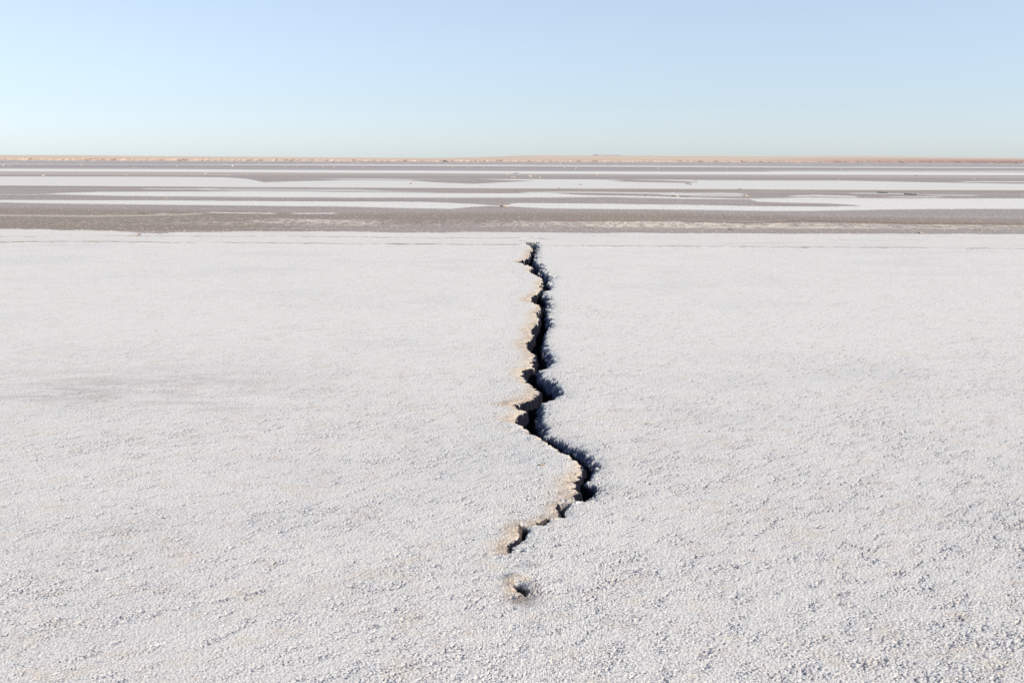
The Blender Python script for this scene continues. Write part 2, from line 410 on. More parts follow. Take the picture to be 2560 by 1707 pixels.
def band(top, bot, col, soft=0.7, amp=0.8, wig=None, f=1.0, reg=None, z=0.0):
    """surface patch between two traced shorelines (survey px), with soft ragged margins"""
    w = (n_a * 0.6 + n_b * 0.6 + n_s * 0.9 if wig is None else wig) * amp / PXS
    t = edge_at(edge_curve(top), fb) + w
    b = edge_at(edge_curve(bot), fb) + (n_c * 0.5 + n_b * 0.5 if wig is None else -w / amp * PXS) * amp / PXS
    s = soft / PXS
    k = sstep(-s, s, fi - t) * sstep(-s, s, b - fi)
    x0 = max(min(p[0] for p in top), min(p[0] for p in bot)); x1 = min(max(p[0] for p in top), max(p[0] for p in bot))
    if x0 > -200: k = k * sstep(x0 - 5, x0 + 25, fb * FPX + 1280)
    if x1 < 2700: k = k * sstep(x1 + 5, x1 - 25, fb * FPX + 1280)
    mixc(idx_flat, col, k * f)
    if reg is not None:
        m = k > 0.5
        REG[idx_flat[m]] = reg
    if z:
        ZB[:] = np.maximum(ZB, z * k)
    return k
def strip(pts, hw, col, f, soft=0.6, amp=0.4, wig=None):
    return band([(a, b - hw) for a, b in pts], [(a, b + hw) for a, b in pts], col, soft, amp, wig, f)

W1 = SALT * 1.01
# near mud: brownish belt, crumbly salt belt, rust line
band([(-300, 505), (0, 518), (300, 522), (860, 532), (1100, 530), (1700, 532), (2560, 550), (2900, 556)],
     [(-300, 565), (0, 566), (430, 572), (860, 560), (1100, 555), (1700, 550), (2560, 560), (2900, 563)], MUD_BROWN, 6, 4, n_l, 0.8)
band([(-300, 560), (0, 563), (500, 566), (860, 574)], [(-300, 570), (0, 572), (500, 574), (860, 576)], MUD_BROWN, 2, 1.2, n_l, 0.7)
strip([(-300, 534), (0, 536), (200, 538), (430, 535), (520, 531)], 1.2, CRUMB, 0.5, 1.2, 1.5, n_l)
strip([(340, 531), (390, 532.5)], 1.0, MUD_BROWN * .5, 0.9, .7, .5, n_l)
kb = band([(-300, 540), (0, 543), (430, 543), (860, 547), (1100, 549), (1400, 549), (1700, 551), (2200, 558), (2560, 560), (2900, 563)],
          [(-300, 556), (0, 556), (430, 560), (860, 561), (1100, 563), (1400, 566), (1700, 568), (2200, 570), (2560, 573), (2900, 576)], MUD, 3, 2, n_l, 0.2)
crumbw = np.interp(fb * FPX + 1280, [-300, 0, 500, 700, 880, 1000, 1300, 1480, 1560, 1900, 2300, 2560, 2900], [.1, .12, .35, .7, .85, .35, .3, .7, 1, 1, .8, .75, .6])
mixc(idx_flat, CRUMB * 1.08, kb * sstep(0.35 - 0.75 * crumbw, 0.75 - 0.45 * crumbw, 0.6 * n_f + 0.55 * n_l + 0.25 * n_a + 0.1) * (0.45 + 0.5 * crumbw))
grit = fbm(fx / 0.10, fy / 0.25, 551, 3, 0.8)
mixc(idx_flat, MUD_BROWN * .75, kb * sstep(0.0, 0.4, grit) * 0.75)
mixc(idx_flat, CRUMB * 1.1, kb * crumbw * sstep(0.1, 0.4, -grit) * 0.5)
strip([(1380, 549), (1700, 551), (1900, 555), (1980, 551), (2060, 550), (2300, 556), (2560, 558), (2900, 560)], 1.4, RUST, 0.75, 1.2, 1.6, n_l)
strip([(1700, 551), (1900, 555.5)], 0.7, RUST * .8, 0.8, .6, .8, n_l)
strip([(1400, 567), (1900, 567), (2560, 573)], .6, MUD_BROWN * .7, 0.6, .6, 1.0, n_l)
strip([(-300, 559), (0, 561), (860, 564), (1300, 570)], .6, MUD_BROWN * .8, 0.45, .6, 1.0, n_l)
# crumbs of salt scattered over the near mud
spk = hsh(np.floor(fx / 0.045 + n_a), np.floor(fy / 0.06 + 3 * n_b), 561)
mixc(idx_flat, CRUMB, np.where((fy < 60) & (spk > 0.975), 0.6, 0))
mixc(idx_flat, MUD * 0.7, np.where((fy < 60) & (spk < 0.04), 0.5, 0))
# thin slivers on the near mud
for pts in [[(394, 533), (410, 532), (428, 533)], ]:
    strip(pts, 0.9, W1, 1, .4, .2)
strip([(515, 529.5), (560, 530), (640, 531), (700, 531.5)], 0.7, W1, 0.85, .6, 1.2, n_l)
strip([(725, 531.6), (790, 531.2), (850, 531.4)], 0.8, W1, 0.9, .6, 1.0, n_l)
# large salt bands, near to far: (top edge, bottom edge)
band([(-600, 493), (0, 498.7), (190, 499.5), (430, 500.5), (860, 502.4), (1040, 503.4), (1106, 505), (1216, 511), (1262, 514), (1280, 508), (1292, 506), (1398, 507), (1710, 510.6), (1883, 514.4), (2066, 515.5), (2157, 514.2), (2164, 495.5), (2560, 495.2), (2900, 496)],
     [(-600, 500), (0, 504.5), (110, 507), (430, 510.8), (860, 515.2), (996, 518.8), (1124, 521), (1161, 517.5), (1216, 514), (1262, 514.2), (1289, 516), (1362, 520), (1550, 521.8), (1710, 523), (1956, 526), (2102, 524.7), (2321, 521), (2560, 520.6), (2900, 521)],
     W1, 0.8, 1.0, None, 1, 2, 0.02)
band([(-600, 484), (0, 484), (110, 484.2), (157, 481.8), (256, 478.7), (430, 478), (645, 478), (860, 479.9), (1130, 482.2), (1263, 482.6), (1369, 481.6), (1471, 487), (1581, 488.8), (1710, 492.4), (1860, 495.3), (1956, 494.3), (2011, 493), (2139, 494), (2263, 495.2), (2560, 495), (2900, 496)],
     [(-600, 485), (0, 485), (110, 485.2), (157, 485.4), (256, 488), (430, 490), (860, 492.8), (1263, 493), (1398, 492.5), (1508, 491.8), (1710, 496.1), (1870, 497.2), (1890, 502.5), (1956, 505), (2066, 507.2), (2128, 510.8), (2157, 514), (2170, 515), (2900, 515)],
     W1, 0.8, 1.0, None, 1, 2, 0.02)
band([(2120, 505), (2200, 505)], [(2120, 507), (2150, 511), (2200, 518)], W1, 0.4, 0, None, 1, 2, 0.02)
band([(2120, 497.5), (2215, 497.5)], [(2120, 508.5), (2150, 511.5), (2175, 518), (2215, 518)], W1, 0.4, 0, None, 1, 2, 0.02)
# broken thin salt between 470 and 492
strip([(500, 472), (620, 476.5), (760, 477), (860, 474), (1020, 480), (1100, 481.5)], 2.0, SALT * .8, 0.7, 1.6, 2.4, n_ll)
strip([(360, 471), (450, 472), (560, 471)], 0.9, W1, 0.7, .7, 1.0, n_ll)
strip([(1300, 480.3), (1430, 479.5), (1550, 480.5), (1720, 483), (1790, 482.6), (1860, 484)], 1.3, W1, 0.85, .9, 1.5, n_ll)
strip([(1640, 484), (1760, 487), (1870, 488)], 1.2, W1, 0.8, .9, 1.2, n_ll)
strip([(1960, 489), (2040, 487.5), (2140, 490.5)], 1.3, W1, 0.85, .9, 1.5, n_ll)
strip([(2110, 482), (2200, 482), (2300, 486), (2440, 487)], 1.1, SALT * .85, 0.7, .9, 1.2, n_ll)
strip([(2200, 491), (2350, 491)], 0.8, W1, 0.6, .9, 1.2, n_ll)
band([(-600, 464), (0, 463), (430, 466), (860, 468), (1290, 470), (1720, 472), (2560, 476)], [(-600, 468), (0, 466), (430, 468.6), (860, 471), (1290, 472), (1720, 475), (2560, 479)], MUD_BROWN * 1.2, 1.0, 1.0, n_ll, 0.55)
strip([(560, 473), (700, 474), (860, 475.5), (960, 477)], 3.0, SALT * .8, 0.55, 2.0, 2.0, n_ll)
# wide salt sheet 441..465, with dark inlets
band([(-600, 440), (0, 441), (430, 441.7), (560, 443), (620, 447), (660, 455.5), (720, 453.5), (860, 450.5), (1020, 451), (1100, 456), (1185, 459), (1250, 455.5), (1380, 451), (1480, 449.5), (1560, 454), (1700, 456.8), (1740, 457.5), (1742, 450), (2130, 451.5), (2300, 455), (2560, 459.5), (2900, 463)],
     [(-600, 463), (0, 463.5), (430, 466), (860, 468.5), (1290, 470.5), (1720, 472), (2130, 474.5), (2560, 475), (2900, 477)],
     SALT * .96, 0.7, 0.7, None, 1, 2, .02)
band([(430, 441.5), (800, 446.4), (860, 445.6), (930, 445.6), (1100, 447.6), (1200, 447.4)], [(430, 441.6), (560, 441.9), (800, 446.8), (860, 449), (930, 449.6), (1020, 449.6), (1040, 448.4), (1200, 447.6)], SALT * .9, 0.6, 0.3, None, 0.75)
band([(1190, 446.8), (1290, 447.2), (1480, 448), (1560, 449)], [(1190, 447), (1290, 450.4), (1340, 452), (1480, 453), (1560, 450)], W1, 0.6, 0.3, None, 0.9)
band([(1560, 448.6), (1650, 448.8), (1742, 449.3)], [(1560, 448.9), (1650, 450.5), (1742, 453.2)], W1, 0.5, 0.3, None, 0.9)
strip([(2380, 454), (2460, 453.5), (2700, 455)], 1.1, W1, 0.85, .6, .3)
band([(1715, 451), (1790, 451)], [(1715, 461), (1790, 461)], SALT * .96, 0.4, 0, None, 1, 2, 0.0)
# belt 429..441 of tan mud
band([(-600, 427), (0, 428), (430, 430), (860, 432), (1290, 434), (1720, 436.5), (2560, 438.5), (2900, 440)], [(-600, 433), (0, 434.5), (430, 436), (860, 438), (1290, 438.6), (1720, 440.5), (2560, 445), (2900, 447)], MUD_TAN, 0.8, 0.5, n_ll, 0.8)
strip([(-600, 427), (0, 429), (430, 430.6), (860, 432.6), (1290, 434.6), (1720, 436.8), (2200, 437.6), (2560, 438.6), (2900, 440)], .5, MUD_BROWN, 0.6, .5, .4)
strip([(-600, 432.5), (0, 433.5), (430, 435.5), (600, 436.2)], .7, CRUMB, 0.5, .7, .4, n_ll)
# bright band 421..429
band([(-600, 419), (0, 421.5), (430, 422.8), (860, 425.3), (1290, 427.5), (1720, 429), (2130, 429.3), (2560, 431.8), (2900, 433.5)],
     [(-600, 426.6), (0, 428.4), (430, 430), (860, 432), (1290, 434), (1720, 436), (2200, 437), (2560, 438), (2900, 439.6)], W1, 0.35, 0.25, None, 1, 2)
band([(1900, 427), (2130, 426), (2300, 427), (2560, 426.5), (2900, 428)], [(1900, 429), (2130, 430), (2560, 432), (2900, 434)], SALT * .85, 0.5, 0.4, None, 0.75)
# far mud streaks
band([(-600, 410), (0, 413), (430, 414), (860, 416), (1290, 417), (1720, 418.5), (2130, 420), (2560, 421), (2900, 422)],
     [(-600, 414), (0, 415.5), (430, 417.3), (860, 418.7), (1290, 420.5), (1720, 422.5), (2130, 423.7), (2560, 424.8), (2900, 426)], np.array((.31, .26, .24)), 0.4, 0.3, None, 0.9)
band([(-600, 406.5), (0, 409.7), (430, 411.5), (860, 410.5), (1290, 412), (1720, 414), (2130, 416.6), (2560, 418), (2900, 419)],
     [(-600, 407.5), (0, 411), (430, 412.6), (860, 414), (1290, 416.2), (1720, 418.2), (2130, 419.6), (2560, 420.8), (2900, 422)], SALT * .93, 0.35, 0.3, None, 0.85, 2)
strip([(1290, 415), (1720, 416), (2130, 417)], .35, MUD_BLUE, 0.7, .3, .3)
strip([(1290, 424), (1720, 425), (2130, 427)], .4, MUD_BLUE * .8, 0.6, .4, .3)
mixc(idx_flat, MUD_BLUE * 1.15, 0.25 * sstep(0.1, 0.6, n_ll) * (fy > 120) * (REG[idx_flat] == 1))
mixc(idx_flat, CRUMB, np.where((fy > 350) & (hsh(np.floor(fx / 2.2), np.floor(fy / 12), 571) > 0.90), 0.6, 0) * (REG[idx_flat] == 1))
mixc(idx_flat, SALT * .85, 0.6 * sstep(.0, .5, fbm(fx / 20, fy / 60, 575, 3)) * sstep(540, 620, fy) * sstep(100, -400, fx))
# faint dusky lines on the far salt
mixc(idx_flat, STAIN_AND_SHADE, (REG[idx_flat] == 2) * 0.20 * sstep(0.25, 0.7, n_ll) + (REG[idx_flat] == 2) * 0.06)
Z[idx_flat] += ZB
# relief of the mud: it lies a little lower and is finely lumpy
Z[idx_flat] += -0.03 * sstep(0, 1.2 / PXS, edge_at(front, fb) - fi) + 0.010 * n_f * np.clip(1.4 - fy / 60, 0.1, 1) + 0.012 * n_a + (spk > 0.975) * (fy < 60) * 0.012

# ------------------------------------------------------------------ coast bluff and desert plain
iL = np.where(Yf > D2 + 0.01)[0]
lx, ly = Xf[iL], Yf[iL]
REG[iL] = 4
lb = lx / ly
bp = lb * FPX + 1280
bluff_top = np.interp(bp, [-800, 0, 430, 860, 1100, 1290, 1720, 2000, 2300, 2560, 3400], [396, 395.3, 397, 399.2, 400.3, 400.6, 401.8, 402.3, 403, 403.6, 406])
hz = np.interp(bp, [-800, 0, 2560, 3400], [393.6, 395.7, 402.4, 404.6])
bl_h = CAM_H + (hz - bluff_top) * 680 / FPX
gully = fbm(lx / 7.0, ly / 30.0, 601, 4, 0.6)
gul2 = fbm(lx / 2.2, ly / 8.0, 611, 3, 0.6)
e0 = D2 + 8 + 5 * gully
rise = sstep(0, 12, ly - e0 + 3.5 * gul2)
zl = bl_h * rise + 0.25 * gully * rise
m3 = (ly < D3 - 8)
REG[iL[m3]] = 3
ridge_y = np.interp(bp, [-800, 0, 220, 430, 650, 860, 1000, 1120, 1200, 1290, 1340, 1450, 1720, 1960, 2060, 2200, 2330, 2560, 3400],
                    [385, 388, 388.6, 390.8, 392.5, 394, 394.8, 395.2, 393.3, 390.2, 389.2, 389.6, 391, 391.5, 390.3, 391, 393, 395.6, 401])
top_h = CAM_H + (hz - ridge_y) * 3000 / FPX
g = sstep(math.log(D3 - 10), math.log(3000), np.log(ly))
gg = (np.clip(ly, D3 - 10, 3000) - (D3 - 10)) / (3000 - D3 + 10)
zp = (bl_h + (top_h - bl_h) * gg) + 0.35 * fbm(lx / 160, ly / 160, 621, 3) * sstep(0, 300, ly - D3)
zp = np.where(ly > 3000, zp - (ly - 3000) * 0.012, zp)
Z[iL] = np.where(ly > D3 - 14, np.where(ly < D3 + 12, zl + (zp - zl) * sstep(-14, 12, ly - D3), zp), zl)
C[iL] = np.array((.58, .45, .33), np.float32)
pl = fbm(lx / 300, ly / 90, 631, 4, 0.6)
mixc(iL, np.array((.60, .52, .46)), sstep(-0.3, 0.5, pl) * 0.7)
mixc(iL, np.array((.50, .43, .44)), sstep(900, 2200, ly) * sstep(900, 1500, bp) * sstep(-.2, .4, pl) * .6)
mixc(iL, np.array((.44, .30, .25)), sstep(1050, 800, ly) * sstep(.0, .5, fbm(lx / 120, ly / 30, 641, 4, .6)) * .5)
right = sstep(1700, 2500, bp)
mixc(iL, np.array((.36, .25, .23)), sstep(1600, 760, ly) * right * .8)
# bluff face
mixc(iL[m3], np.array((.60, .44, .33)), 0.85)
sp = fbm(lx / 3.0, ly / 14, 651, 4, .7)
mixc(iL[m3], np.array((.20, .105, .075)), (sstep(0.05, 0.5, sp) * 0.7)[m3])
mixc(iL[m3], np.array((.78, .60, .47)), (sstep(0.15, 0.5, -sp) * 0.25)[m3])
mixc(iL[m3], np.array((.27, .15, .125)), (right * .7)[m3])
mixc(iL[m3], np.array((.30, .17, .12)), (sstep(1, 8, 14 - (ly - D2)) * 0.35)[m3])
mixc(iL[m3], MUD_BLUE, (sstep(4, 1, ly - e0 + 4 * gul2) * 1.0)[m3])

# ------------------------------------------------------------------ materials
def ground_material(name, noise_scale, bump_scale, bump_dist, rough=0.85, var=0.10, speck=0):
    m = bpy.data.materials.new(name)
    m.use_nodes = True
    nt = m.node_tree; L = nt.links; b = nt.nodes['Principled BSDF']
    at = nt.nodes.new('ShaderNodeAttribute'); at.attribute_name = 'Col'
    geo = nt.nodes.new('ShaderNodeNewGeometry')
    n = nt.nodes.new('ShaderNodeTexNoise'); n.inputs['Scale'].default_value = noise_scale; n.inputs['Detail'].default_value = 6; n.inputs['Roughness'].default_value = 0.7
    L.new(geo.outputs['Position'], n.inputs['Vector'])
    mr = nt.nodes.new('ShaderNodeMapRange'); mr.inputs[1].default_value = 0.25; mr.inputs[2].default_value = 0.75
    mr.inputs[3].default_value = 1 - var; mr.inputs[4].default_value = 1 + var
    L.new(n.outputs[0], mr.inputs[0])
    mx = nt.nodes.new('ShaderNodeVectorMath'); mx.operation = 'SCALE'
    if speck:
        # dark blue specks paint in the shade between the grains
        n3 = nt.nodes.new('ShaderNodeTexNoise'); n3.inputs['Scale'].default_value = speck; n3.inputs['Detail'].default_value = 3; n3.inputs['Roughness'].default_value = 0.6
        L.new(geo.outputs['Position'], n3.inputs['Vector'])
        m3_ = nt.nodes.new('ShaderNodeMapRange'); m3_.inputs[1].default_value = 0.49; m3_.inputs[2].default_value = 0.38
        L.new(n3.outputs[0], m3_.inputs[0])
        ml = nt.nodes.new('ShaderNodeMath'); ml.operation = 'MULTIPLY'
        L.new(m3_.outputs[0], ml.inputs[0]); L.new(at.outputs['Alpha'], ml.inputs[1])
        mi = nt.nodes.new('ShaderNodeMix'); mi.data_type = 'RGBA'
        L.new(ml.outputs[0], mi.inputs['Factor']); L.new(at.outputs['Color'], mi.inputs['A'])
        mi.inputs['B'].default_value = (0.08, 0.09, 0.15, 1)
        L.new(mi.outputs['Result'], mx.inputs[0])
    else:
        L.new(at.outputs['Color'], mx.inputs[0])
    L.new(mr.outputs[0], mx.inputs['Scale'])
    L.new(mx.outputs[0], b.inputs['Base Color'])
    b.inputs['Roughness'].default_value = rough
    b.inputs['Specular IOR Level'].default_value = 0.25
    n2 = nt.nodes.new('ShaderNodeTexNoise'); n2.inputs['Scale'].default_value = bump_scale; n2.inputs['Detail'].default_value = 4
    L.new(geo.outputs['Position'], n2.inputs['Vector'])
    bp_ = nt.nodes.new('ShaderNodeBump'); bp_.inputs['Strength'].default_value = 0.7; bp_.inputs['Distance'].default_value = bump_dist
    L.new(n2.outputs[0], bp_.inputs['Height']); L.new(bp_.outputs[0], b.inputs['Normal'])
    return m

M_SALT = ground_material('salt_crust', 150, 260, 0.003, 0.85, 0.14, 120)
M_CRACK = ground_material('crack_interior', 150, 260, 0.003, 1.0, 0.14)
M_CRACK.node_tree.nodes['Principled BSDF'].inputs['Specular IOR Level'].default_value = 0.0
M_MUD = ground_material('wet_mud', 14, 25, 0.02, 0.7, 0.12)
M_BAND = ground_material('salt_sheet', 9, 12, 0.006, 0.8, 0.03)
M_LAND = ground_material('desert_soil', 0.25, 0.6, 0.2, 0.95, 0.10)

def solid(name, col, rough=0.8, scale=6.0, var=0.35, bump=0.02):
    m = bpy.data.materials.new(name)
    m.use_nodes = True
    nt = m.node_tree; L = nt.links; b = nt.nodes['Principled BSDF']
    tc = nt.nodes.new('ShaderNodeTexCoord')
    n = nt.nodes.new('ShaderNodeTexNoise'); n.inputs['Scale'].default_value = scale; n.inputs['Detail'].default_value = 5
    L.new(tc.outputs['Object'], n.inputs['Vector'])
    cr = nt.nodes.new('ShaderNodeValToRGB')
    cr.color_ramp.elements[0].position = 0.3; cr.color_ramp.elements[1].position = 0.7
    cr.color_ramp.elements[0].color = (*[c * (1 - var) for c in col], 1)
    cr.color_ramp.elements[1].color = (*[min(1, c * (1 + var * .6)) for c in col], 1)
    L.new(n.outputs[0], cr.inputs[0]); L.new(cr.outputs[0], b.inputs['Base Color'])
    b.inputs['Roughness'].default_value = rough
    bp_ = nt.nodes.new('ShaderNodeBump'); bp_.inputs['Distance'].default_value = bump; bp_.inputs['Strength'].default_value = 0.6
    L.new(n.outputs[0], bp_.inputs['Height']); L.new(bp_.outputs[0], b.inputs['Normal'])
    return m

# ------------------------------------------------------------------ split the grid into objects
ii = np.arange(NR - 1)[:, None] * NC + np.arange(NC - 1)[None, :]
Q = np.stack([ii, ii + 1, ii + NC + 1, ii + NC], axis=-1).reshape(-1, 4)

def build(name, faces, mat):
    used = np.zeros(N, bool); used[faces.ravel()] = True
    vi = np.where(used)[0]
    remap = np.full(N, -1, np.int32); remap[vi] = np.arange(len(vi), dtype=np.int32)
    f = remap[faces].astype(np.int32)
    me = bpy.data.meshes.new(name)
    me.vertices.add(len(vi))
    co = np.stack([Xf[vi], Yf[vi], Z[vi]], axis=1).astype(np.float32)
    org = np.zeros(3)
    me.vertices.foreach_set('co', co.ravel())
    me.loops.add(f.size); me.loops.foreach_set('vertex_index', f.ravel())
    me.polygons.add(len(f))
    me.polygons.foreach_set('loop_start', np.arange(len(f), dtype=np.int32) * 4)
    me.polygons.foreach_set('use_smooth', np.ones(len(f), bool))
    a = me.attributes.new('Col', 'FLOAT_COLOR', 'POINT')
    a.data.foreach_set('color', np.concatenate([C[vi], SPK[vi][:, None]], axis=1).ravel())
    me.update(calc_edges=True)
    me.materials.append(mat)
    o = bpy.data.objects.new(name, me); COL.objects.link(o)
    return o

def tag(o, label=None, cat=None, group=None, kind=None):
    if label: o['label'] = label
    if cat: o['category'] = cat
    if group: o['group'] = group
    if kind: o['kind'] = kind
    return o

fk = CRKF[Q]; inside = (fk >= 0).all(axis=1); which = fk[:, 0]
rg = REG[Q].max(axis=1); r0 = REG[Q].min(axis=1)
face_reg = np.where(r0 == 0, 0, np.where((REG[Q] == 2).sum(axis=1) >= 3, 2, np.where(rg >= 3, rg, np.where(rg == 2, 1, rg))))
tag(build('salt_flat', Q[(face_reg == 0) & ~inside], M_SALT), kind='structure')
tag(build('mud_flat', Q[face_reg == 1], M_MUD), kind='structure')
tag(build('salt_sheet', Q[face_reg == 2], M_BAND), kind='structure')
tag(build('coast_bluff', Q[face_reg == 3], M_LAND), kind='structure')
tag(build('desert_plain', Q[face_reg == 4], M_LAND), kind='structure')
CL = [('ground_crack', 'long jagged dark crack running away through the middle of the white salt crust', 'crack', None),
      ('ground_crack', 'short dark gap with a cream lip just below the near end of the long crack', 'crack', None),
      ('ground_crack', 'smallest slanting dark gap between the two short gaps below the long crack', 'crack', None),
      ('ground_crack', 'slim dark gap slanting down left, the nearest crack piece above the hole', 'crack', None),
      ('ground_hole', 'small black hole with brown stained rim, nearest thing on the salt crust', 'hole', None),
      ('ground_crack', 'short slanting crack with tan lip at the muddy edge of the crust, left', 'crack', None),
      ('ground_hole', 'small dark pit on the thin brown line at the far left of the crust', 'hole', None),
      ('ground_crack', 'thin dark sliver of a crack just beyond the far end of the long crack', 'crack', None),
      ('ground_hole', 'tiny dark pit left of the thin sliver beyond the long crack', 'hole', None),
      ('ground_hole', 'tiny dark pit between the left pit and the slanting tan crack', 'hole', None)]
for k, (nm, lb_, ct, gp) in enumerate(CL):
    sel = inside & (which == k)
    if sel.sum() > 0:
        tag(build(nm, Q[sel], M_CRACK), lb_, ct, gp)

# ------------------------------------------------------------------ loose things
M_ROCK = solid('salt_rock', (0.66, 0.54, 0.38), 0.85, 5, 0.3)
M_DARK = solid('dark_stone', (0.10, 0.075, 0.065), 0.85, 5, 0.4)
M_WOOD = solid('old_timber', (0.045, 0.045, 0.055), 0.8, 9, 0.4)
M_BUSH = solid('bush_twigs', (0.075, 0.045, 0.04), 0.9, 3, 0.4)
M_AMBER = solid('amber_crumb', (0.52, 0.34, 0.19), 0.5, 60, 0.5, 0.002)
M_CRUSTB = solid('crust_block', (0.62, 0.52, 0.38), 0.85, 5, 0.4)
M_MESA = solid('mesa_rock', (0.34, 0.34, 0.38), 0.95, 0.02, 0.2, 0.5)

def lump_mesh(name, seed, sub=3, flat=0.75, rough=0.35, lobes=3):
    """angular boulder of unit half-width sitting on z = 0"""
    rnd = random.Random(seed)
    bm = bmesh.new()
    bmesh.ops.create_icosphere(bm, subdivisions=sub, radius=1)
    off = Vector((rnd.uniform(0, 50), rnd.uniform(0, 50), rnd.uniform(0, 50)))
    cuts = [(Vector((rnd.uniform(-1, 1), rnd.uniform(-1, 1), rnd.uniform(-.3, 1))).normalized(), rnd.uniform(.55, .85)) for _ in range(7)]
    for v in bm.verts:
        p = v.co.copy()
        for nrm, dd in cuts:
            s = p.dot(nrm) - dd
            if s > 0:
                p -= nrm * s
        p *= 1 + rough * mnoise.noise(p * 1.6 + off) + rough * .4 * mnoise.noise(p * 4.5 + off)
        p.z = max(p.z * flat, -0.12)
        v.co = p
    me = bpy.data.meshes.new(name)
    bm.to_mesh(me); bm.free()
    return me

LUMPS = [lump_mesh('salt_rock', s) for s in range(6)]
for m_ in LUMPS: m_.materials.append(M_ROCK)
DARKS = [lump_mesh('dark_rock', s + 20) for s in range(3)]
for m_ in DARKS: m_.materials.append(M_DARK)
BUSHM = []
def bush_mesh(seed):
    rnd = random.Random(seed); bm = bmesh.new()
    for _ in range(260):
        a = rnd.uniform(0, 2 * math.pi); r = math.sqrt(rnd.random()); hh = rnd.random() ** 1.3
        c = Vector((math.cos(a) * r * (1 - .45 * hh), math.sin(a) * r * (1 - .45 * hh), hh * 0.8 * (1 - .3 * r)))
        d1 = Vector((rnd.gauss(0, 1), rnd.gauss(0, 1), rnd.gauss(0, 1))).normalized() * .13
        d2 = Vector((rnd.gauss(0, 1), rnd.gauss(0, 1), rnd.gauss(0, 1))).normalized() * .10
        bm.faces.new([bm.verts.new(c - d1), bm.verts.new(c + d2), bm.verts.new(c + d1)])
    me = bpy.data.meshes.new('desert_bush'); bm.to_mesh(me); bm.free(); me.materials.append(M_BUSH)
    return me
BUSHM = [bush_mesh(s) for s in (1, 2, 3)]

def ground_z(x, y):
    r = int(np.clip(np.searchsorted(ROWS, y), 1, NR - 1))
    c = int(np.argmin(abs(X[r] - x)))
    return float(Z[r * NC + c])

def put(name, me, px, py, wpx, label, cat, group=None, hratio=1.0, rz=0.0, depth=1.0, sink=0.0):
    x, y = ground(px, py)
    if y > 640 or y < 0:
        y = 652; x = (px - 1280) / FPX * y
    s = wpx / FPX * y / 2
    o = bpy.data.objects.new(name, me)
    o.location = (x, y, ground_z(x, y) - sink * s)
    o.scale = (s, s * depth, s * hratio)
    o.rotation_euler.z = rz
    COL.objects.link(o)
    return tag(o, label, cat, group)

